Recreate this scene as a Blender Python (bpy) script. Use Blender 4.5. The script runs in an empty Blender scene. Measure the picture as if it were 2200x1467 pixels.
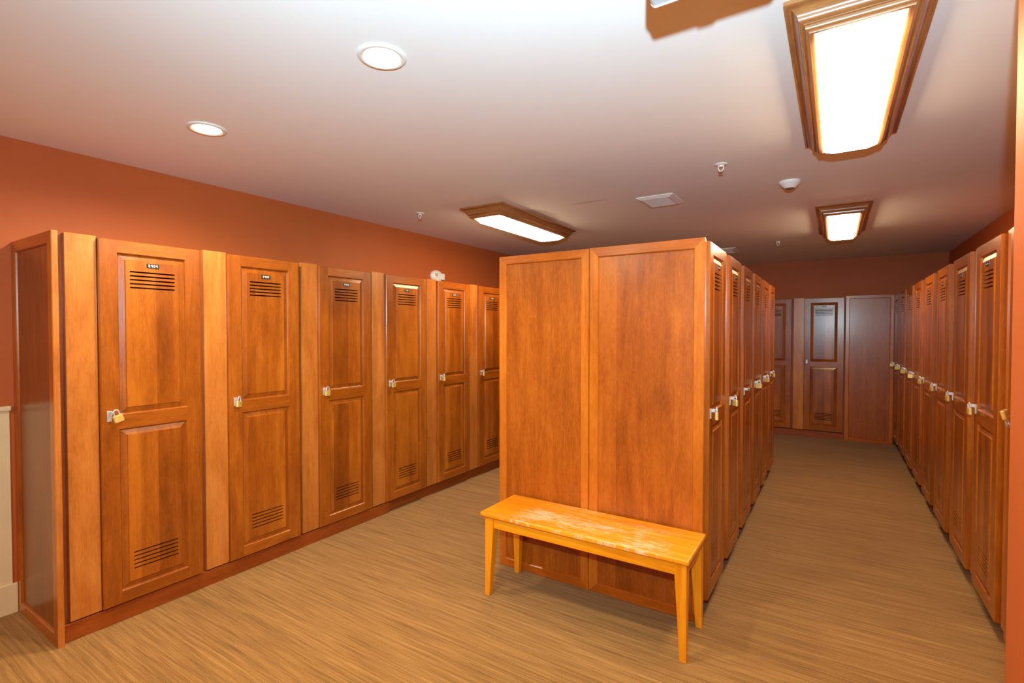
import bpy, bmesh, math, random
from mathutils import Vector, Matrix
random.seed(7)
sc = bpy.context.scene
COL = sc.collection
PI = math.pi
sc.view_settings.view_transform = 'Standard'
sc.view_settings.look = 'None'
sc.view_settings.gamma = 1
sc.view_settings.use_curve_mapping = False
sc.view_settings.exposure = 0.18

# ------------------------------------------------------------------ materials
def new_mat(name):
    m = bpy.data.materials.new(name)
    m.use_nodes = True
    nt = m.node_tree
    for n in list(nt.nodes):
        nt.nodes.remove(n)
    out = nt.nodes.new('ShaderNodeOutputMaterial')
    b = nt.nodes.new('ShaderNodeBsdfPrincipled')
    nt.links.new(b.outputs[0], out.inputs[0])
    return m, nt, b

def srgb(r, g, b):
    f = lambda c: (c / 255 / 12.92) if c / 255 <= .04045 else ((c / 255 + .055) / 1.055) ** 2.4
    return (f(r), f(g), f(b), 1)

class N:
    """tiny helper to write node graphs"""
    def __init__(s, nt): s.nt = nt
    def n(s, t, **k):
        x = s.nt.nodes.new(t)
        for a, v in k.items(): setattr(x, a, v)
        return x
    def l(s, a, b): s.nt.links.new(a, b)
    def math(s, op, a, b=None, c=None):
        x = s.n('ShaderNodeMath', operation=op)
        for i, v in enumerate((a, b, c)):
            if v is None: continue
            if isinstance(v, (int, float)): x.inputs[i].default_value = v
            else: s.l(v, x.inputs[i])
        return x.outputs[0]
    def noise(s, vec, scale, detail=4, rough=.55, dist=0):
        x = s.n('ShaderNodeTexNoise')
        x.inputs['Scale'].default_value = scale
        x.inputs['Detail'].default_value = detail
        x.inputs['Roughness'].default_value = rough
        x.inputs['Distortion'].default_value = dist
        s.l(vec, x.inputs['Vector'])
        return x.outputs[0]
    def mapping(s, vec, scale, loc=(0, 0, 0)):
        x = s.n('ShaderNodeMapping')
        x.inputs['Scale'].default_value = scale
        x.inputs['Location'].default_value = loc
        s.l(vec, x.inputs['Vector'])
        return x.outputs[0]
    def ramp(s, f, stops):
        x = s.n('ShaderNodeValToRGB')
        e = x.color_ramp.elements
        while len(e) < len(stops): e.new(.5)
        for i, (p, c) in enumerate(stops):
            e[i].position = p; e[i].color = c
        s.l(f, x.inputs[0])
        return x.outputs[0]
    def mix(s, fac, a, b, mode='MIX'):
        x = s.n('ShaderNodeMix', data_type='RGBA', blend_type=mode)
        for i, v in ((0, fac), (6, a), (7, b)):
            if isinstance(v, (int, float)): x.inputs[i].default_value = v
            elif isinstance(v, tuple): x.inputs[i].default_value = v
            else: s.l(v, x.inputs[i])
        return x.outputs[2]
    def maprange(s, f, a, b, c=0, d=1):
        x = s.n('ShaderNodeMapRange')
        s.l(f, x.inputs[0])
        for i, v in enumerate((a, b, c, d)): x.inputs[1 + i].default_value = v
        return x.outputs[0]
    def rnd_coords(s):
        tc = s.n('ShaderNodeTexCoord'); oi = s.n('ShaderNodeObjectInfo')
        va = s.n('ShaderNodeVectorMath', operation='SCALE')
        co = s.n('ShaderNodeCombineXYZ')
        r = oi.outputs['Random']
        s.l(s.math('MULTIPLY', r, 37.1), co.inputs[0]); s.l(s.math('MULTIPLY', r, 91.7), co.inputs[1]); s.l(s.math('MULTIPLY', r, 53.3), co.inputs[2])
        ad = s.n('ShaderNodeVectorMath', operation='ADD')
        s.l(tc.outputs['Object'], ad.inputs[0]); s.l(co.outputs[0], ad.inputs[1])
        return ad.outputs[0], r, tc.outputs['Object']

def wood(name, dark, mid, light, axis='Z', rough=.3, coat=.35, boards=0.0, figure=.5, grain=1.0, bump=.02, bamp=.16, speck=.16):
    m, nt, b = new_mat(name); g = N(nt)
    vec, rnd, obj = g.rnd_coords()
    sl, sw = 1.6, 18.0
    s = {'Z': (sw, sw, sl), 'X': (sl, sw, sw), 'Y': (sw, sl, sw)}[axis]
    lowsc = {'Z': (5, 5, 1.3), 'X': (1.3, 5, 5), 'Y': (5, 1.3, 5)}[axis]
    fine = {'Z': (120, 120, 7), 'X': (7, 120, 120), 'Y': (120, 7, 120)}[axis]
    n1 = g.noise(g.mapping(vec, s), 1.0, 5, .6, .6)
    n2 = g.noise(g.mapping(vec, lowsc), 1.0, 3, .55, 1.2)
    n3 = g.noise(g.mapping(vec, fine), 1.0, 2, .5)
    f = g.math('ADD', g.math('MULTIPLY', n1, .45 * grain), g.math('MULTIPLY', n2, figure))
    f = g.math('ADD', f, g.math('MULTIPLY', n3, .22 * grain))
    f = g.math('DIVIDE', f, .67 * grain + figure)
    if boards:
        sep = g.n('ShaderNodeSeparateXYZ'); g.l(obj, sep.inputs[0])
        k = g.math('FLOOR', g.math('DIVIDE', sep.outputs['X'], boards))
        wn = g.n('ShaderNodeTexWhiteNoise', noise_dimensions='2D')
        cv = g.n('ShaderNodeCombineXYZ'); g.l(k, cv.inputs[0]); g.l(g.math('MULTIPLY', rnd, 77.0), cv.inputs[1])
        g.l(cv.outputs[0], wn.inputs['Vector'])
        f = g.math('ADD', f, g.math('MULTIPLY', g.math('SUBTRACT', wn.outputs['Value'], .5), bamp))
    spk = {'Z': (260, 260, 34), 'X': (34, 260, 260), 'Y': (260, 34, 260)}[axis]
    n4 = g.noise(g.mapping(vec, spk), 1.0, 2, .6)
    mot = g.noise(g.mapping(vec, {'Z': (16, 16, 9), 'X': (9, 16, 16), 'Y': (16, 9, 16)}[axis]), 1.0, 3, .6, .8)
    f = g.math('ADD', f, g.math('MULTIPLY', g.math('SUBTRACT', n4, .5), speck * 1.6))
    f = g.math('ADD', f, g.math('MULTIPLY', g.math('SUBTRACT', mot, .5), .16))
    f = g.math('ADD', f, g.math('MULTIPLY', g.math('SUBTRACT', rnd, .5), .06))
    c = g.ramp(f, [(.30, dark), (.5, mid), (.70, light)])
    g.l(c, b.inputs['Base Color'])
    b.inputs['Roughness'].default_value = rough
    b.inputs['Coat Weight'].default_value = coat
    b.inputs['Coat Roughness'].default_value = .19
    b.inputs['Specular IOR Level'].default_value = .35
    if bump:
        bp = g.n('ShaderNodeBump'); bp.inputs['Strength'].default_value = bump; bp.inputs['Distance'].default_value = .01
        g.l(n3, bp.inputs['Height']); g.l(bp.outputs[0], b.inputs['Normal'])
    return m

def plain(name, col, rough=.5, metal=0.0, spec=.5, noise=0.0, nscale=60, bump=0.0, emit=None, estr=0):
    m, nt, b = new_mat(name); g = N(nt)
    tc = g.n('ShaderNodeTexCoord')
    n = g.noise(tc.outputs['Object'], nscale, 3, .6)
    a = tuple(max(0, c * (1 - noise)) for c in col[:3]) + (1,)
    d = tuple(min(1, c * (1 + noise)) for c in col[:3]) + (1,)
    g.l(g.ramp(n, [(.35, a), (.65, d)]), b.inputs['Base Color'])
    b.inputs['Roughness'].default_value = rough
    b.inputs['Metallic'].default_value = metal
    b.inputs['Specular IOR Level'].default_value = spec
    if bump:
        bp = g.n('ShaderNodeBump'); bp.inputs['Strength'].default_value = bump; bp.inputs['Distance'].default_value = .004
        g.l(n, bp.inputs['Height']); g.l(bp.outputs[0], b.inputs['Normal'])
    if emit:
        b.inputs['Emission Color'].default_value = emit
        b.inputs['Emission Strength'].default_value = estr
    return m

D, M_, L_ = srgb(118, 57, 10), srgb(151, 78, 16), srgb(180, 102, 26)
FD, FM, FL = srgb(152, 82, 26), srgb(184, 109, 42), srgb(206, 132, 62)
MAT = {}
MAT['door_v'] = wood('stained_maple_vertical', D, M_, L_, 'Z')
MAT['door_h'] = wood('stained_maple_horizontal', D, M_, L_, 'X')
MAT['field'] = wood('stained_maple_panel', D, M_, L_, 'Z', boards=.083, figure=.7, bamp=.26)
MAT['filler'] = wood('pale_stained_maple', FD, FM, FL, 'Z', figure=.7)
MAT['carcass'] = wood('dark_stained_carcass', srgb(112, 50, 16), srgb(136, 66, 22), srgb(156, 82, 32), 'Z', rough=.5, coat=.05)
MAT['end_frame_v'] = wood('end_panel_frame_vertical', srgb(150, 74, 12), srgb(180, 95, 20), srgb(202, 116, 34), 'Z')
MAT['end_frame_h'] = wood('end_panel_frame_horizontal', srgb(136, 63, 8), srgb(164, 80, 13), srgb(188, 100, 24), 'X')
MAT['shade_inset'] = wood('shaded_end_panel_veneer', srgb(96, 50, 12), srgb(120, 66, 18), srgb(140, 82, 28), 'Z', figure=.35, rough=.34, coat=.35)  # end panel veneer with its shade put into the colour
MAT['end_inset'] = wood('end_panel_veneer', srgb(126, 58, 7), srgb(154, 76, 12), srgb(176, 95, 22), 'Z', figure=.3, grain=1.0, rough=.34, speck=.28)
MAT['end_inset_figured'] = wood('end_panel_figured_veneer', srgb(114, 50, 6), srgb(150, 72, 12), srgb(176, 93, 22), 'Z', figure=.7, boards=.16, rough=.34, speck=.26)
MAT['kick'] = wood('dark_kick_board', srgb(112, 48, 10), srgb(142, 66, 16), srgb(164, 84, 24), 'X', rough=.45, coat=.1)
MAT['oak_x'] = wood('light_oak_along', srgb(120, 74, 38), srgb(160, 104, 58), srgb(186, 130, 80), 'Y', rough=.3, coat=.5, grain=1.6, bump=.06)
MAT['oak_y'] = wood('light_oak_across', srgb(120, 74, 38), srgb(160, 104, 58), srgb(186, 130, 80), 'X', rough=.3, coat=.5, grain=1.6, bump=.06)
MAT['brass'] = plain('brass', (.74, .53, .15, 1), .34, .35, noise=.12, nscale=90)
MAT['steel'] = plain('chrome_steel', (.82, .82, .84, 1), .2, .6, noise=.05)
MAT['nickel'] = plain('nickel_plate', (.62, .60, .56, 1), .36, .5, noise=.06)
MAT['plate'] = plain('black_plate', (.012, .014, .014, 1), .3, noise=.2)
MAT['digit'] = plain('white_digits', (.85, .84, .78, 1), .5, noise=.03)
MAT['white_plastic'] = plain('white_plastic', (.80, .79, .76, 1), .4, noise=.02)
MAT['grey_plastic'] = plain('grey_plastic', (.46, .46, .47, 1), .5, noise=.03)
MAT['dark_plastic'] = plain('brown_plastic', (.18, .12, .08, 1), .35, noise=.05)
MAT['cream'] = plain('cream_paint', srgb(232, 216, 172), .45, noise=.03, nscale=8)
MAT['vent_core'] = plain('vent_mesh', (.82, .80, .76, 1), .5, noise=.05, nscale=320)

def wall_mat():
    m, nt, b = new_mat('terracotta_paint'); g = N(nt)
    tc = g.n('ShaderNodeTexCoord')
    n = g.noise(tc.outputs['Object'], 1.3, 3); f = g.noise(tc.outputs['Object'], 260, 2)
    c = g.ramp(n, [(.3, srgb(178, 90, 40)), (.7, srgb(186, 97, 45))])
    g.l(c, b.inputs['Base Color'])
    b.inputs['Roughness'].default_value = .55
    b.inputs['Specular IOR Level'].default_value = .3
    bp = g.n('ShaderNodeBump'); bp.inputs['Strength'].default_value = .12; bp.inputs['Distance'].default_value = .003
    g.l(f, bp.inputs['Height']); g.l(bp.outputs[0], b.inputs['Normal'])
    return m
MAT['wall'] = wall_mat()

def ceiling_mat():
    m, nt, b = new_mat('ceiling_paint'); g = N(nt)
    tc = g.n('ShaderNodeTexCoord'); o = tc.outputs['Object']
    n = g.noise(o, 1.1, 3)
    c = g.ramp(n, [(.3, (.83, .865, .865, 1)), (.7, (.87, .905, .905, 1))])
    # a darker oval patch beyond the left lamp, and a faint streak next to it
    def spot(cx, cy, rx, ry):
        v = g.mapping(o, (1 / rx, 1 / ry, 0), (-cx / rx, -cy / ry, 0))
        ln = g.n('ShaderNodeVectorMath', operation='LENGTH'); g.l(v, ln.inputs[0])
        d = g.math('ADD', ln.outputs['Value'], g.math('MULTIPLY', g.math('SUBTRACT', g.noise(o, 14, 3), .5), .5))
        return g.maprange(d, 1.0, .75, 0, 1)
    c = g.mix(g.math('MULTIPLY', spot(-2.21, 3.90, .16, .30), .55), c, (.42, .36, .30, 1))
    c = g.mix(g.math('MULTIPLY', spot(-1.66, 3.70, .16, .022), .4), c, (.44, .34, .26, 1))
    g.l(c, b.inputs['Base Color'])
    b.inputs['Roughness'].default_value = .75
    b.inputs['Specular IOR Level'].default_value = .2
    bp = g.n('ShaderNodeBump'); bp.inputs['Strength'].default_value = .08; bp.inputs['Distance'].default_value = .003
    g.l(g.noise(o, 180, 2), bp.inputs['Height']); g.l(bp.outputs[0], b.inputs['Normal'])
    return m
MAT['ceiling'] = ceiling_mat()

def carpet_mat():
    m, nt, b = new_mat('striated_carpet'); g = N(nt)
    tc = g.n('ShaderNodeTexCoord'); o = tc.outputs['Object']
    a = g.noise(g.mapping(o, (1.9, 66, 1)), 1.0, 4, .68, .3)
    a2 = g.noise(g.mapping(o, (4.0, 210, 1), (3, 7, 0)), 1.0, 3, .6)
    f = g.noise(o, 260, 2, .6)
    low = g.noise(g.mapping(o, (.4, 3.2, 1)), 1.0, 2)
    t = g.math('ADD', g.math('MULTIPLY', a, .44), g.math('MULTIPLY', a2, .28))
    t = g.math('ADD', t, g.math('MULTIPLY', f, .34))
    t = g.math('ADD', t, g.math('MULTIPLY', low, .10))
    c = g.ramp(t, [(.40, srgb(88, 62, 28)), (.545, srgb(134, 97, 49)), (.64, srgb(156, 116, 63)), (.76, srgb(190, 147, 88))])
    g.l(c, b.inputs['Base Color'])
    b.inputs['Roughness'].default_value = .95
    b.inputs['Specular IOR Level'].default_value = .08
    b.inputs['Sheen Weight'].default_value = .1
    bp = g.n('ShaderNodeBump'); bp.inputs['Strength'].default_value = .5; bp.inputs['Distance'].default_value = .004
    g.l(g.math('ADD', g.math('MULTIPLY', a2, .6), f), bp.inputs['Height']); g.l(bp.outputs[0], b.inputs['Normal'])
    return m
MAT['carpet'] = carpet_mat()

def bench_mat(axis, worn):
    m, nt, b = new_mat('varnished_pine_' + ('seat' if worn else 'legs_' + axis.lower())); g = N(nt)
    vec, rnd, o = g.rnd_coords()
    s = {'X': (2, 30, 30), 'Z': (30, 30, 2)}[axis]
    n = g.noise(g.mapping(vec, s), 1, 5, .6, .4)
    c = g.ramp(n, [(.3, srgb(204, 116, 6)), (.5, srgb(226, 138, 12)), (.7, srgb(238, 158, 28))])
    if worn:
        w1 = g.noise(g.mapping(o, (12, 75, 1)), 1, 7, .82, 1.0)
        w2 = g.noise(g.mapping(o, (2.2, 4.5, 1), (2.3, .4, 0)), 1, 3)
        sep = g.n('ShaderNodeSeparateXYZ'); g.l(o, sep.inputs[0])
        edge = g.maprange(g.math('ABSOLUTE', sep.outputs['X']), .3, .58, 0, .10)
        w = g.math('SUBTRACT', g.math('ADD', g.math('MULTIPLY', w1, .62), g.math('MULTIPLY', w2, .38)), edge)
        c = g.mix(g.maprange(w, .528, .575, 0, .8), c, srgb(226, 188, 150))
        dk = g.noise(g.mapping(o, (26, 60, 1), (5, 5, 0)), 1, 2)
        c = g.mix(g.maprange(dk, .76, .8, 0, .6), c, srgb(120, 60, 16))
        g.l(g.maprange(w, .5, .56, .28, .6), b.inputs['Roughness'])
    else:
        b.inputs['Roughness'].default_value = .3
    g.l(c, b.inputs['Base Color'])
    b.inputs['Coat Weight'].default_value = .25
    b.inputs['Coat Roughness'].default_value = .2
    return m
MAT['bench_seat'] = bench_mat('X', True)
MAT['bench_x'] = bench_mat('X', False)
MAT['bench_z'] = bench_mat('Z', False)

def emis(name, col, strength):
    m = bpy.data.materials.new(name); m.use_nodes = True; nt = m.node_tree
    for n in list(nt.nodes): nt.nodes.remove(n)
    o = nt.nodes.new('ShaderNodeOutputMaterial'); e = nt.nodes.new('ShaderNodeEmission')
    e.inputs[0].default_value = col; e.inputs[1].default_value = strength
    nt.links.new(e.outputs[0], o.inputs[0])
    return m
MAT['lens'] = emis('lit_acrylic_lens', (1, .72, .44, 1), 33.0)
MAT['bulb'] = emis('lit_downlight', (1, .58, .28, 1), 16.0)

# ------------------------------------------------------------------ mesh helpers
class MB:
    def __init__(s): s.v = []; s.f = []; s.m = []
    def vert(s, p): s.v.append(tuple(p)); return len(s.v) - 1
    def face(s, pts, mi=0):
        s.f.append([s.vert(p) for p in pts]); s.m.append(mi)
    def box(s, x0, x1, y0, y1, z0, z1, mi=0, skip=''):
        a = [(x0, y0, z0), (x1, y0, z0), (x1, y1, z0), (x0, y1, z0), (x0, y0, z1), (x1, y0, z1), (x1, y1, z1), (x0, y1, z1)]
        F = {'b': (0, 3, 2, 1), 't': (4, 5, 6, 7), 'f': (0, 1, 5, 4), 'k': (2, 3, 7, 6), 'l': (3, 0, 4, 7), 'r': (1, 2, 6, 5)}
        i0 = len(s.v); s.v += a
        for k, q in F.items():
            if k in skip: continue
            s.f.append([i0 + i for i in q]); s.m.append(mi)
    def ring(s, r0, r1, mi=0, mi2=None):
        """quads between two closed loops of equal length"""
        n = len(r0)
        for i in range(n):
            j = (i + 1) % n
            k = mi if mi2 is None or i % 2 == 0 else mi2
            s.face([r0[i], r0[j], r1[j], r1[i]], k)
    def tube(s, pts, r, n=10, mi=0, cap=True):
        pts = [Vector(p) for p in pts]; loops = []
        up = None
        for i, p in enumerate(pts):
            t = (pts[min(i + 1, len(pts) - 1)] - pts[max(i - 1, 0)]).normalized()
            if up is None:
                up = Vector((0, 0, 1)) if abs(t.z) < .9 else Vector((0, 1, 0))
            a = (up - t * up.dot(t)).normalized(); up = a; b = t.cross(a)
            loops.append([tuple(p + a * r * math.cos(2 * PI * k / n) + b * r * math.sin(2 * PI * k / n)) for k in range(n)])
        for i in range(len(loops) - 1): s.ring(loops[i], loops[i + 1], mi)
        if cap: s.face(loops[0][::-1], mi); s.face(loops[-1], mi)
    def lathe(s, prof, n=32, c=(0, 0, 0), mi=0, mis=None):
        L = [[(c[0] + r * math.cos(2 * PI * k / n), c[1] + r * math.sin(2 * PI * k / n), c[2] + z) for k in range(n)] for r, z in prof]
        for i in range(len(L) - 1): s.ring(L[i], L[i + 1], mis[i] if mis else mi)
        if prof[-1][0] > 1e-6: s.face(L[-1], mis[-1] if mis else mi)
    def build(s, name, mats, parent=None, smooth=False, bevel=0, weld=True, seg=2, fixn=True):
        me = bpy.data.meshes.new(name)
        me.from_pydata(s.v, [], s.f); 
        for m in (mats if isinstance(mats, (list, tuple)) else [mats]): me.materials.append(m)
        me.polygons.foreach_set('material_index', s.m)
        bm = bmesh.new(); bm.from_mesh(me)
        if weld: bmesh.ops.remove_doubles(bm, verts=bm.verts, dist=1e-5)
        if fixn: bmesh.ops.recalc_face_normals(bm, faces=bm.faces)
        if bevel:
            es = [e for e in bm.edges if len(e.link_faces) == 2 and e.calc_face_angle(0) > .6]
            bmesh.ops.bevel(bm, geom=es, offset=bevel, segments=seg, affect='EDGES', profile=.6, clamp_overlap=True)
        if smooth:
            for f in bm.faces: f.smooth = True
        bm.to_mesh(me); bm.free()
        if smooth:
            me.set_sharp_from_angle(angle=.7)
        o = bpy.data.objects.new(name, me); COL.objects.link(o)
        if parent: o.parent = parent
        return o

def tag(o, label=None, cat=None, group=None, kind=None):
    if label: o['label'] = label
    if cat: o['category'] = cat
    if group: o['group'] = group
    if kind: o['kind'] = kind
    return o
def empty(name, loc, rz, label, cat, group=None):
    o = bpy.data.objects.new(name, None); COL.objects.link(o)
    o.empty_display_size = .1
    o.location = loc; o.rotation_euler = (0, 0, rz)
    return tag(o, label, cat, group)
def dup(o, parent=None):
    c = o.copy(); COL.objects.link(c)
    if parent: c.parent = parent; 
    for ch in list(o.children): dup(ch, c)
    return c
def rect(x0, x1, z0, z1, y): return [(x0, y, z0), (x1, y, z0), (x1, y, z1), (x0, y, z1)]

# ------------------------------------------------------------------ constants measured from the photograph
CZ = 2.522                    # ceiling height
XW, XRW, YB, YF = -3.6765, 1.235, 8.52, -2.3
TOP = 1.972
XL = -3.067                   # front of the left row
XI = -.538                    # door faces of the central block, right side
XR = .661                     # door faces of the right row
YI = 2.6675                   # end face of the central block
YBK = 8.27                    # back row

# ------------------------------------------------------------------ the room
def struct(mb, name, mat, **k):
    o = mb.build(name, mat, **k); o['kind'] = 'structure'; return o
b = MB(); b.box(XW - .12, XRW + .12, YF - .12, YB + .12, -.1, 0); struct(b, 'floor', MAT['carpet'])
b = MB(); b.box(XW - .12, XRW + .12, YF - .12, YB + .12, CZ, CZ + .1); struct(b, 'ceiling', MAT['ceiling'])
b = MB(); b.box(XW - .12, XW, YF, YB, 0, CZ); struct(b, 'wall_left', MAT['wall'])
b = MB(); b.box(XRW, XRW + .12, YF, YB, 0, CZ); struct(b, 'wall_right', MAT['wall'])
b = MB(); b.box(XW - .12, XRW + .12, YB, YB + .12, 0, CZ); struct(b, 'wall_back', MAT['wall'])
b = MB(); b.box(XW - .12, XRW + .12, YF - .12, YF, 0, CZ); struct(b, 'wall_front', MAT['wall'])
b = MB(); b.box(.402, XRW, 1.72, 1.868, 0, CZ); struct(b, 'wall_partition', MAT['wall'], bevel=.004)
# cream wainscot, baseboard and chair rail along the left wall
b = MB(); b.box(XW, XW + .006, YF, .80, .158, 1.081); struct(b, 'trim_1', MAT['cream'])
b = MB(); b.box(XW, XW + .016, YF, .8185, 0, .158); struct(b, 'baseboard_left', MAT['cream'], bevel=.003)
b = MB(); b.box(XW, XW + .024, YF, .805, 1.081, 1.106); struct(b, 'trim_2', MAT['cream'], bevel=.005)

# ------------------------------------------------------------------ lockers
ZB, ZT = .10, 1.963           # door bottom / top
def slots_from(zs, h=.0075): return [(z - h / 2, z + h / 2) for z in zs]
UP = [1.808 - .0205 * i for i in range(5)]
LO = [.345 - .0208 * i for i in range(5)]
def door_mesh(w):
    """frame-and-panel door, front at y=0, hinge on the right; real slots cut through the raised panels"""
    b = MB(); T = .038; st = .076
    rails = [(ZB, .163), (1.0, 1.073), (1.90, ZT)]
    # edges and back
    e = .0035
    outer = rect(0, w, ZB, ZT, .0 + e); front = rect(e, w - e, ZB + e, ZT - e, 0); back = rect(0, w, ZB, ZT, T)
    b.ring(outer, back, 0)
    b.ring(front, outer, 0)
    # stiles, rails
    b.face(rect(e, st, ZB + e, ZT - e, 0), 0); b.face(rect(w - st, w - e, ZB + e, ZT - e, 0), 0)
    for i, (z0, z1) in enumerate(rails):
        z0 = z0 + e if i == 0 else z0; z1 = z1 - e if i == 2 else z1
        b.face(rect(st, w - st, z0, z1, 0), 1)
    sw = .21; sx0 = w / 2 - sw / 2; sx1 = w / 2 + sw / 2
    for (z0, z1, zs) in ((.163, 1.0, LO), (1.073, 1.90, UP)):
        prev = None
        for ins, y in ((0, 0), (.003, .0035), (.006, .010), (.008, .0115), (.033, .0045), (.036, .0005)):
            r = rect(st + ins, w - st - ins, z0 + ins, z1 - ins, y)
            if prev: b.ring(prev, r, 0)
            prev = r
        a0, a1, c0, c1, y = st + .036, w - st - .036, z0 + .036, z1 - .036, .0005
        sl = sorted(slots_from(zs))
        # the field as horizontal bands around the slots
        b.face(rect(a0, sx0, c0, c1, y), 2); b.face(rect(sx1, a1, c0, c1, y), 2)
        cur = c0
        for (s0, s1) in sl:
            b.face(rect(sx0, sx1, cur, s0, y), 2); cur = s1
            b.ring(rect(sx0, sx1, s0, s1, y), rect(sx0, sx1, s0, s1, .024), 2)
        b.face(rect(sx0, sx1, cur, c1, y), 2)
        # thickness of the raised panel seen from behind
    return b
def make_door(w, parent):
    b = door_mesh(w)
    return b.build('door', [MAT['door_v'], MAT['door_h'], MAT['field']], parent, fixn=False, weld=False)
SEG = {'0': 'abcdef', '1': 'bc', '2': 'abged', '3': 'abgcd', '4': 'fgbc', '5': 'afgcd', '6': 'afgedc', '7': 'abc', '8': 'abcdefg', '9': 'abcdfg', '-': 'g'}
def number_plate(text, w, parent):
    b = MB(); cx, cz, pw, ph = w / 2, 1.846, .058, .022
    b.box(cx - pw / 2, cx + pw / 2, -.0022, .0004, cz - ph / 2, cz + ph / 2, 0)
    dw, dh, t, sp = .0085, .0135, .0026, .0118
    for i, ch in enumerate(text):
        x = cx + (i - (len(text) - 1) / 2) * sp; y0, y1 = -.0028, -.0020
        X0, X1, Z0, Z1, Zm = x - dw / 2, x + dw / 2, cz - dh / 2, cz + dh / 2, cz
        R = {'a': (X0, X1, Z1 - t, Z1), 'd': (X0, X1, Z0, Z0 + t), 'g': (X0, X1, Zm - t / 2, Zm + t / 2),
             'b': (X1 - t, X1, Zm, Z1), 'c': (X1 - t, X1, Z0, Zm), 'f': (X0, X0 + t, Zm, Z1), 'e': (X0, X0 + t, Z0, Zm)}
        for k in SEG[ch]:
            a = R[k]; b.box(a[0], a[1], y0, y1, a[2], a[3], 1)
    o = b.build('number_plate', [MAT['plate'], MAT['digit']], parent, weld=False)
    return tag(o, 'small black number plate with white digits' if text.isdigit() else None)
HX, HZ = .034, 1.085          # hasp position on a door (local)
def hasp_mesh(parent):
    b = MB()
    b.box(HX - .010, HX + .010, -.004, .0004, HZ - .040, HZ + .012)
    # projecting tab, with an eye for the shackle
    T0, T1 = HX - .002, HX + .002
    z0, z1 = HZ - .006, HZ + .012; ye0, ye1 = -.0325, -.0225; ze0, ze1 = HZ - .003, HZ + .007
    for (y0, y1, a, c) in ((-.004, ye1, z0, z1), (-.035, ye0, z0, z1), (ye0, ye1, z0, ze0), (ye0, ye1, ze1, z1)):
        b.box(T0, T1, min(y0, y1), max(y0, y1), a, c)
    o = b.build('hasp', MAT['nickel'], parent, weld=False, bevel=.0008, seg=1)
    return tag(o, 'nickel hasp with projecting tab')
def carcass_mesh(u, dep, xs=0):
    b = MB(); t = .018; f = .040; z0, z1 = .088, TOP - .004
    b.box(xs, xs + .031, f, dep, z0, z1); b.box(u - t, u - .0006, f, dep, z0, z1)
    b.box(xs + .031, u - t, f, dep, z0, z0 + t); b.box(xs + .031, u - t, f, dep, z1 - t, z1)
    b.box(xs + .031, u - t, dep - .008, dep, z0 + t, z1 - t)
    return b
CACHE = {}
def locker(name_row, origin, rz, u, gap, fx0, fx1, dx0, dep, text, label, group, fz1=TOP, hasp=True, xs=0.0, near=False):
    """u = pitch; filler from fx0 to fx1; door from dx0 to u; local x runs to the viewer's right, y into the wall"""
    r = empty('locker', origin, rz, label, 'locker', group)
    key = (u, dep, xs)
    if key not in CACHE:
        CACHE[key] = carcass_mesh(u, dep, xs).build('carcass', MAT['carcass'], r, weld=False)
        c = CACHE[key]
    else:
        c = CACHE[key].copy(); COL.objects.link(c); c.parent = r
    key = ('f', fx0, fx1)
    if key not in CACHE:
        b = MB(); b.box(fx0, fx1, .020, .040, ZB - .004, fz1)
        CACHE[key] = b.build('filler_panel', MAT['filler'], r, bevel=.0012, seg=1)
        tag(CACHE[key], 'paler flat filler board beside the door')
    else:
        c = CACHE[key].copy(); COL.objects.link(c); c.parent = r
    key = ('d', u - dx0)
    w = u - dx0
    if key not in CACHE:
        d = make_door(w, r); CACHE[key] = d
    else:
        d = CACHE[key].copy(); COL.objects.link(d); d.parent = r
    d.location = (dx0, 0, 0)
    if hasp:
        if near:
            h = CACHE['hasp'].copy(); COL.objects.link(h); h.parent = d; h.location = (.036, 0, 0); h.scale = (1, .62, 1)
        elif 'hasp' not in CACHE: CACHE['hasp'] = hasp_mesh(d)
        else:
            h = CACHE['hasp'].copy(); COL.objects.link(h); h.parent = d
    key = ('n', text, w)
    if key not in CACHE: CACHE[key] = number_plate(text, w, d)
    else:
        c = CACHE[key].copy(); COL.objects.link(c); c.parent = d
    return r

ORD = ['first', 'second', 'third', 'fourth', 'fifth', 'sixth', 'seventh', 'eighth', 'ninth', 'tenth', 'eleventh']
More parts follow.
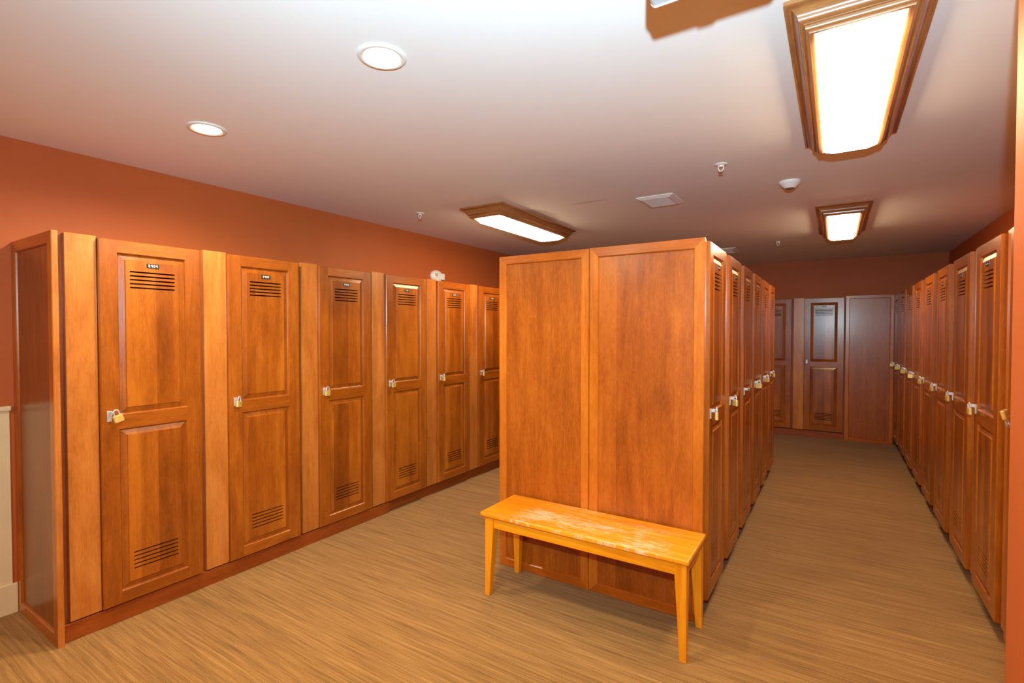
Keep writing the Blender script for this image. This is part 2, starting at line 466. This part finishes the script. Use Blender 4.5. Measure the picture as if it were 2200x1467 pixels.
# padlocks
def padlock(label, loc, rz, tilt=0.0, flip=False, scale=1.0, spin=0.0):
    """origin at the top inside of the shackle; body plane is local xz"""
    r = empty('padlock', loc, rz, label, 'padlock', 'brass padlocks on the locker doors')
    if 'pb' not in CACHE:
        b = MB(); W, Hh, T = .040, .031, .0135
        zt = -.021; zb = zt - Hh
        # body with rounded narrow sides
        prof = []
        for k in range(9):
            a = -PI / 2 + PI * k / 8
            prof.append((W / 2 - .006 + .006 * math.cos(a), T / 2 * math.sin(a)))
        for k in range(9):
            a = PI / 2 + PI * k / 8
            prof.append((-W / 2 + .006 + .006 * math.cos(a), T / 2 * math.sin(a)))
        e = .0016
        sh = lambda f: [(x * f, y * f) for x, y in prof]
        lev = [(zt, .93), (zt - e, 1), (zb + e, 1), (zb, .93)]
        Ls = [[(x, y, z) for x, y in sh(f)] for z, f in lev]
        for i in range(3): b.ring(Ls[i], Ls[i + 1])
        b.face(Ls[0][::-1]); b.face(Ls[3])
        # keyway and stamped band
        b.box(-.005, .005, -.004, .004, zb - .0006, zb + .001, 1)
        for s in (-1, 1):
            y0, y1 = sorted((s * T / 2, s * (T / 2 + .0004)))
            b.box(-.013, .013, y0, y1, zb + .006, zb + .0075, 0); b.box(-.013, .013, y0, y1, zb + .021, zb + .0225, 0)
        CACHE['pb'] = b.build('body', [MAT['brass'], MAT['plate']], r, smooth=True, weld=False)
        tag(CACHE['pb'], 'brass body')
        b = MB(); R = .0105; wr = .0031
        pts = [(-R, 0, -.030), (-R, 0, -.016)] + [(R * math.cos(PI - PI * k / 12), 0, -.0074 + R * math.sin(PI - PI * k / 12)) for k in range(13)] + [(R, 0, -.016), (R, 0, -.030)]
        b.tube(pts, wr, 10)
        CACHE['ps'] = b.build('shackle', MAT['steel'], r, smooth=True, weld=False)
        tag(CACHE['ps'], 'chrome shackle')
    else:
        for k in ('pb', 'ps'):
            c = CACHE[k].copy(); COL.objects.link(c); c.parent = r
    q = Matrix.Rotation(rz, 4, 'Z') @ Matrix.Rotation(tilt, 4, 'Y') @ Matrix.Rotation(spin, 4, 'Z')
    if flip: q = Matrix.Rotation(rz, 4, 'Z') @ Matrix.Rotation(tilt, 4, 'X') @ Matrix.Rotation(PI, 4, 'Y') @ Matrix.Rotation(spin, 4, 'Z')
    r.rotation_euler = q.to_euler(); r.scale = (scale,) * 3
    return r
def lock_at(origin, rz, dx0, label, tilt=0., spin=0., off=(0, 0, 0), **k):
    p = Matrix.Translation(Vector(origin)) @ Matrix.Rotation(rz, 4, 'Z') @ Vector((dx0 + HX + .011 + off[0], -.0275 + off[1], HZ + .015 + off[2]))
    k.setdefault('scale', 1.15)
    return padlock(label, p, rz, tilt, spin=spin, **k)

# --- left row
U = .633
nums = ['2404', '2403', '2402', '2401', '2400', '2399', '2398', '2397', '2396', '2395', '2394']
where = ['next to the near end panel', 'second from the near end', 'third from the near end', 'below the oval wall strobe', 'fifth from the near end',
         'cut off by the central block'] + [f'{ORD[i]} along, behind the central block' for i in range(6, 11)]
for i in range(11):
    o = (XL, .838 + U * i, 0)
    f0, f1 = (.034, .158) if i == 0 else (.028, .158)
    locker('left', o, PI / 2, U, .018, f0, f1, .160, .609, nums[i], f'tall wooden locker numbered {nums[i]} in the left row, {where[i]}', 'lockers of the left row', xs=.0066 if i == 0 else 0)
lt = [(-.30, .18), (.10, .50), (.05, .10), (-.14, .10), (0, 1.2), (0, .35)]
for i, (ti, sp) in enumerate(lt):
    lock_at((XL, .838 + U * i, 0), PI / 2, .160, f'brass padlock hanging on the door of locker {nums[i]}' + (', tilted with a wide bright body' if i == 0 else ''),
            tilt=ti, spin=sp, off=(.0 if i else .006, 0, 0))
# --- central block, aisle side
UI = .577
for k in range(6):
    o = (XI, 2.725 - .144 + UI * k, 0)
    f0 = .1115 if k == 0 else .016
    locker('island', o, PI / 2, UI, .016, f0, .142, .144, .60, '----', f'{ORD[k]} wooden locker on the aisle face of the central block, counted from the bench' , 'lockers of the central block', xs=.1115 if k == 0 else 0)
for k, ti, sp in ((0, 0, .12), (1, 0, .75), (3, 0, 1.5), (4, .1, 1.25), (5, 0, .6)):
    lock_at((XI, 2.725 - .144 + UI * k, 0), PI / 2, .144, f'brass padlock on the {ORD[k]} locker of the central block, counted from the bench', tilt=ti, spin=sp, off=(0, 0, 0))
# --- right row
UR = .642
for k in range(-1, 8):
    o = (XR, 3.27 + UR * k + UR, 0)
    lab = 'right row locker nearest the camera, mostly hidden behind the terracotta wall end' if k < 0 else f'{ORD[k]} fully visible wooden locker of the right row, counted from the terracotta wall end'
    locker('right', o, -PI / 2, UR, .018, .026, .162, .164, .55, '----', lab, 'lockers of the right row', near=(k < 0))
for k in range(-1, 8):
    o = (XR, 3.27 + UR * k + UR, 0)
    if k < 0:
        lock_at(o, -PI / 2, .164, 'large brass padlock turned upside down beside the terracotta wall end', tilt=.25, spin=.5, flip=True, scale=1.25, off=(.040, .012, -.010))
    else:
        lock_at(o, -PI / 2, .164, f'brass padlock on the {ORD[k]} fully visible right row locker, counted from the wall end', spin=(.08, .15, .2, .35, 1.4, 1.2, 1.3, 1.4)[k], tilt=(0, .05, -.04, .06, 0, .05, 0, 0)[k], off=(0, 0, 0))
# --- back row
for i, xo in enumerate((-1.154, -.521)):
    locker('back', (xo, YBK, 0), 0, U, .018, .026, .158, .160, .24, '----', ('tall wooden locker against the back wall, half hidden by the central block', 'tall wooden locker against the back wall beside the blank corner panel')[i], 'lockers on the back wall', hasp=(i == 1))

# --- end panels
def end_panel(name, origin, rz, w, h, th, fr, label, inset='end_inset', fm=('end_frame_v', 'end_frame_h', 'end_frame_v'), z0=0.0, base=None, bev=.003):
    r = empty(name, origin, rz, label, 'end panel')
    b = MB()
    fb = base or fr
    o = rect(0, w, z0, h, 0); i_ = rect(fr, w - fr, z0 + fb, h - fr, 0)
    e = bev
    of = rect(e, w - e, z0 + e, h - e, 0); oe = rect(0, w, z0, h, e); bk = rect(0, w, z0, h, th)
    i1 = rect(fr, w - fr, z0 + fb, h - fr, 0); i2 = rect(fr + .004, w - fr - .004, z0 + fb + .004, h - fr - .004, .004); i3 = rect(fr + .006, w - fr - .006, z0 + fb + .006, h - fr - .006, .011)
    b.ring(oe, bk, 2); b.ring(of, oe, 2); b.face(bk[::-1], 0)
    b.ring(of, i1, 1, 0); b.ring(i1, i2, 1, 0); b.ring(i2, i3, 1, 0)
    b.build('frame', [MAT[q] for q in fm], r)
    b = MB(); b.box(fr + .006, w - fr - .006, .0108, th - .002, z0 + fb + .006, h - fr - .006)
    b.build('inset_panel', MAT[inset], r)
    return r
end_panel('end_panel', (XW, .8195, 0), 0, XL - XW, TOP, .0245, .055, 'framed wooden end panel closing the near end of the left locker row', inset='shade_inset', fm=('door_v', 'door_h', 'filler'))  # inset and frame use darker woods to paint in this panel's shade
end_panel('end_panel', (-1.8063, YI, 0), 0, .6195, TOP, .022, .047, 'left of two framed wooden end panels behind the bench')
end_panel('end_panel', (-1.1838, YI, 0), 0, .630, TOP + .002, .022, .050, 'right of two framed wooden end panels behind the bench, with darker figured veneer', inset='end_inset_figured')
end_panel('corner_panel', (.128, YBK - .004, 0), 0, XR - .128, 1.985, .03, .040, 'blank framed wooden panel in the far right corner of the back wall', base=.035)
# edge board closing the end panel corner at the aisle
# --- kick boards
def kick(origin, rz, L, y, label, h=.083, t=.018):
    o = MB(); o.box(0, L, y, y + t, 0, h)
    k = o.build('kick_board', MAT['kick'], None, bevel=.0015, seg=1)
    k.location = origin; k.rotation_euler = (0, 0, rz)
    return tag(k, label, 'kick board')
kick((XL, .8445, 0), PI / 2, 2.10, .024, 'near wooden kick board under the left locker row', h=.088)
kick((XL, 2.946, 0), PI / 2, 4.85, .044, 'far darker recessed kick board under the left locker row', h=.088)
kick((XI, 2.692, 0), PI / 2, 3.35, .075, 'dark recessed kick board under the central block lockers', h=.088)
kick((XR, 8.255, 0), -PI / 2, 5.6, .075, 'dark recessed kick board under the right locker row', h=.088)
kick((-1.154, YBK, 0), 0, 1.28, .008, 'wooden kick board under the back wall lockers', h=.088)

# ------------------------------------------------------------------ bench
r = empty('bench', (-1.1125, 2.48, 0), 0, 'worn orange pine bench standing before the central end panels', 'bench')
bx, by = -1.1125, 2.48
b = MB(); b.box(-1.69 - bx, -.535 - bx, 2.298 - by, 2.662 - by, .447, .474)
seat = b.build('seat', MAT['bench_seat'], r, bevel=.009, seg=3, smooth=True)
tag(seat, 'seat board with varnish worn away in pale patches')
def leg(xo, yo, sx, sy):
    """outer corner at (xo, yo); tapers on its two inner faces"""
    b = MB(); a, c = .054, .030; zt, zm = .446, .385
    def sq(s, z):
        x0, x1 = sorted((xo, xo + sx * s)); y0, y1 = sorted((yo, yo + sy * s * .96))
        return [(x0, y0, z), (x1, y0, z), (x1, y1, z), (x0, y1, z)]
    l0, l1, l2 = sq(c, 0), sq(a, zm), sq(a, zt)
    b.ring(l0, l1); b.ring(l1, l2); b.face(l0[::-1]); b.face(l2)
    return b.build('leg', MAT['bench_z'], r, bevel=.0025, seg=2)
for xo, sx in ((-1.661 - bx, 1), (-.547 - bx, -1)):
    for yo, sy in ((2.308 - by, 1), (2.652 - by, -1)):
        leg(xo, yo, sx, sy)
for y in (2.314, 2.628):
    b = MB(); b.box(-1.606 - bx, -.602 - bx, y - by, y + .018 - by, .390, .4465); b.build('apron', MAT['bench_x'], r, bevel=.002)
for x in (-1.655, -.571):
    b = MB(); b.box(x - bx, x + .018 - bx, 2.364 - by, 2.596 - by, .390, .4465); b.build('apron', MAT['bench_x'], r, bevel=.002)

# ------------------------------------------------------------------ ceiling lamps
def lamp(x0, x1, y0, y1, label):
    cx, cy = (x0 + x1) / 2, (y0 + y1) / 2; hw, hl = (x1 - x0) / 2, (y1 - y0) / 2
    r = empty('ceiling_lamp', (cx, cy, CZ), 0, label, 'ceiling light', 'oak framed ceiling lights')
    prof = [(0, 0), (0, -.013), (.004, -.015)]
    for k in range(7):           # ogee: hollow, then round
        t = k / 6; prof.append((.006 + .030 * t, -.016 - .022 * (t ** 2)))
    for k in range(1, 7):
        a = PI / 2 * k / 6; prof.append((.036 + .016 * (1 - math.cos(a)), -.038 - .020 * math.sin(a)))
    prof += [(.052, -.062), (.056, -.063)]
    for k in range(1, 5):
        a = PI / 2 * k / 4; prof.append((.056 + .008 * (1 - math.cos(a)), -.063 - .014 * math.sin(a)))
    prof += [(.066, -.080), (.068, -.084), (.075, -.085), (.083, -.082), (.085, -.078), (.085, -.030), (.085, 0)]
    b = MB(); L = []
    for d, z in prof:
        L.append([(-hw + d, -hl + d, z), (hw - d, -hl + d, z), (hw - d, hl - d, z), (-hw + d, hl - d, z)])
    for i in range(len(L) - 1): b.ring(L[i], L[i + 1], 1, 0)
    b.build('frame', [MAT['oak_x'], MAT['oak_y']], r, smooth=True)
    b = MB()
    def oct_(dx, dy, z, c):
        x, y = hw - dx, hl - dy
        return [(-x + c, -y, z), (x - c, -y, z), (x, -y + c, z), (x, y - c, z), (x - c, y, z), (-x + c, y, z), (-x, y - c, z), (-x, -y + c, z)]
    A, B_ = oct_(.0845, .0845, -.060, .004), oct_(.086, .086, -.080, .014); C_ = oct_(.098, .125, -.106, .030); D_ = oct_(.104, .132, -.108, .031)
    b.ring(A, B_); b.ring(B_, C_); b.ring(C_, D_); b.face(D_)
    b.build('lens', MAT['lens'], r)
    return r
lamp(-.145, .255, 1.79, 3.222, 'large oak framed ceiling light nearest the camera at upper right')
lamp(-.143, .245, 4.79, 6.18, 'far oak framed ceiling light above the right aisle')
lamp(-2.638, -2.212, 3.31, 4.652, 'oak framed ceiling light above the left aisle')

def downlight(x, y, label):
    r = empty('downlight', (x, y, CZ), 0, label, 'ceiling light', 'recessed round downlights')
    b = MB(); b.lathe([(.089, 0), (.089, -.004), (.084, -.008), (.072, -.008), (.066, -.0035), (.062, -.001)], 40)
    b.f.pop(); b.m.pop()
    b.build('trim_ring', MAT['white_plastic'], r, smooth=True)
    b = MB(); b.lathe([(.0665, -.001), (.064, -.0042), (.04, -.0065), (.0, -.0072)], 40)
    b.build('lens', MAT['bulb'], r, smooth=True)
    return r
downlight(-1.428, 1.333, 'recessed round downlight nearer the middle of the ceiling')
downlight(-2.677, 1.325, 'recessed round downlight nearer the left wall')

def sprinkler(x, y, label, plate=.037):
    r = empty('sprinkler', (x, y, CZ), 0, label, 'sprinkler', 'ceiling sprinklers')
    b = MB(); b.lathe([(plate, 0), (plate, -.003), (plate * .8, -.007), (.012, -.008), (.010, -.016), (0, -.016)], 28)
    b.build('escutcheon', MAT['white_plastic'], r, smooth=True)
    b = MB()
    for s in (-1, 1):
        b.tube([(s * .014, 0, -.006), (s * .0155, 0, -.020), (s * .014, 0, -.031), (s * .007, 0, -.040), (0, 0, -.043)], .003, 8)
    b.build('yoke', MAT['white_plastic'], r, smooth=True, weld=False)
    b = MB(); b.lathe([(.004, -.042), (.004, -.047), (.017, -.0475), (.017, -.049), (0, -.049)], 20)
    b.build('deflector', MAT['nickel'], r, smooth=True)
sprinkler(-.597, 3.303, 'white pendent sprinkler between the large lamp and the central block')
sprinkler(-3.037, 3.26, 'white pendent sprinkler near the left wall')
sprinkler(-.551, 6.487, 'small far sprinkler near the back wall', .026)

r = empty('motion_sensor', (-.268, 3.935, CZ), 0, 'white conical ceiling sensor between the two right-hand ceiling lamps', 'sensor')
b = MB(); b.lathe([(.066, 0), (.066, -.010), (.062, -.016), (.032, -.045), (.030, -.047)], 36); b.f.pop(); b.m.pop()
b.build('housing', MAT['white_plastic'], r, smooth=True)
b = MB(); b.lathe([(.0305, -.046), (.028, -.050), (.015, -.0545), (0, -.056)], 30); b.build('lens_cap', MAT['dark_plastic'], r, smooth=True)

def vent(x0, x1, y0, y1, label):
    cx, cy = (x0 + x1) / 2, (y0 + y1) / 2; hw, hl = (x1 - x0) / 2, (y1 - y0) / 2
    r = empty('ceiling_vent', (cx, cy, CZ), 0, label, 'vent', 'ceiling vents')
    b = MB(); L = [[(-hw + d, -hl + d, z), (hw - d, -hl + d, z), (hw - d, hl - d, z), (-hw + d, hl - d, z)] for d, z in ((0, 0), (0, -.005), (.034, -.020), (.042, -.020), (.044, -.014))]
    for i in range(4): b.ring(L[i], L[i + 1])
    b.build('frame', MAT['white_plastic'], r)
    b = MB(); n = 15
    for k in range(n):
        y = -hl + .044 + (2 * hl - .088) * (k + .5) / n
        b.box(-hw + .0445, hw - .0445, y - .0045, y + .0045, -.0195, -.012)
    b.box(-hw + .0445, hw - .0445, -hl + .0445, hl - .0445, -.0115, -.008)
    b.build('grille', MAT['vent_core'], r, weld=False)
vent(-1.296, -1.016, 3.784, 4.10, 'white square ceiling vent above the central block end')
vent(-1.222, -1.03, 6.655, 7.02, 'far white ceiling vent half hidden by the central block')

# exit sign hanging from the ceiling, only its lower left corner in the picture
r = empty('exit_sign', (-.262, 1.279, CZ), 0, 'white box sign hanging from the ceiling, only its lower corner in view', 'sign')
b = MB(); W2, T2, z0 = .145, .022, -.193
def rr(y, ins=0):
    p = []; R = .014 - min(ins, .010)
    x0, x1, a0, a1 = -W2 + ins, W2 - ins, z0 + ins, -.012
    for cx, cz, s in ((x1 - R, a0 + R, -PI / 2), (x1 - R, a1 - R, 0), (x0 + R, a1 - R, PI / 2), (x0 + R, a0 + R, PI)):
        for k in range(5):
            a = s + PI / 2 * k / 4; p.append((cx + R * math.cos(a), y, cz + R * math.sin(a)))
    return p
loops = [rr(-T2, .004), rr(-T2, 0), rr(-T2 + .005, 0), rr(-T2 + .0055, .002), rr(T2 - .0055, .002), rr(T2 - .005, 0), rr(T2, 0), rr(T2, .004)]
for i in range(len(loops) - 1): b.ring(loops[i], loops[i + 1], 1 if i in (2, 3, 4) else 0)
b.face(loops[0][::-1], 0); b.face(loops[-1], 0)
b.build('housing', [MAT['white_plastic'], MAT['grey_plastic']], r)
b = MB(); b.box(-.024, .016, -.012, .012, z0 - .009, z0 + .004); b.build('test_button_tab', MAT['white_plastic'], r, bevel=.002)
b = MB(); b.box(-.055, .055, -.03, .03, -.012, 0); b.build('canopy', MAT['white_plastic'], r, bevel=.003)

# oval strobe on the left wall
r = empty('wall_strobe', (XW, 4.20, 2.10), 0, 'white oval alarm strobe on the left wall above the fourth locker', 'alarm')
def oval(b, ry, rz_, x, n=36, cy=0, cz=0): return [(x, cy + ry * math.cos(2 * PI * k / n), cz + rz_ * math.sin(2 * PI * k / n)) for k in range(n)]
b = MB(); Ls = [oval(b, .098, .066, 0), oval(b, .098, .066, .012), oval(b, .094, .062, .018), oval(b, .082, .054, .030), oval(b, .060, .038, .037), oval(b, .02, .012, .039)]
for i in range(len(Ls) - 1): b.ring(Ls[i], Ls[i + 1])
b.face(Ls[-1]); b.build('housing', MAT['white_plastic'], r, smooth=True)
b = MB(); b.box(.02, .040, -.055, -.012, -.005, .030); b.build('sounder_grille', MAT['grey_plastic'], r, bevel=.003)
b = MB(); b.box(.012, .050, .045, .090, -.036, .032); b.build('strobe_lens', MAT['white_plastic'], r, bevel=.008, seg=3)

# ------------------------------------------------------------------ lights
def light(kind, name, loc, power, col, **k):
    d = bpy.data.lights.new(name, kind); d.energy = power; d.color = col
    rot = k.pop('rot', None)
    for a, v in k.items(): setattr(d, a, v)
    o = bpy.data.objects.new(name, d); COL.objects.link(o); o.location = loc
    if rot: o.rotation_euler = rot
    return o
R = math.radians
FLASH = 375
FILL = 38
# the photographer's flash above the camera
light('SPOT', 'camera_flash', (.03, -.08, 1.775), FLASH, (.55, .86, 1.0), shadow_soft_size=.02, spot_size=R(136), spot_blend=1.0, rot=(R(105), 0, R(30)))
# the pools under the two downlights
for x, y in ((-1.428, 1.333), (-2.677, 1.325)):
    light('SPOT', 'downlight_beam', (x, y, CZ - .02), 100, (1, .84, .60), shadow_soft_size=.06, spot_size=R(165), spot_blend=.6)
# unseen fill lights added behind the camera to brighten the near end
for x, y in ((-.2, -1.0), (-2.3, -1.0)):
    light('AREA', 'added_fill_light', (x, y, CZ - .12), FILL, (1, .80, .56), shape='RECTANGLE', size=.3, size_y=1.2)

w = bpy.data.worlds.new('room'); sc.world = w; w.use_nodes = True
w.node_tree.nodes['Background'].inputs[0].default_value = (.02, .018, .016, 1)

# ------------------------------------------------------------------ camera
cam = bpy.data.cameras.new('camera'); co = bpy.data.objects.new('camera', cam); COL.objects.link(co)
cam.sensor_width = 36; cam.lens = 1081.18 / 2200 * 36; cam.clip_start = .02
co.location = (0, 0, 1.5)
co.rotation_euler = (R(90 - 1.168), 0, R(32.643))
sc.camera = co
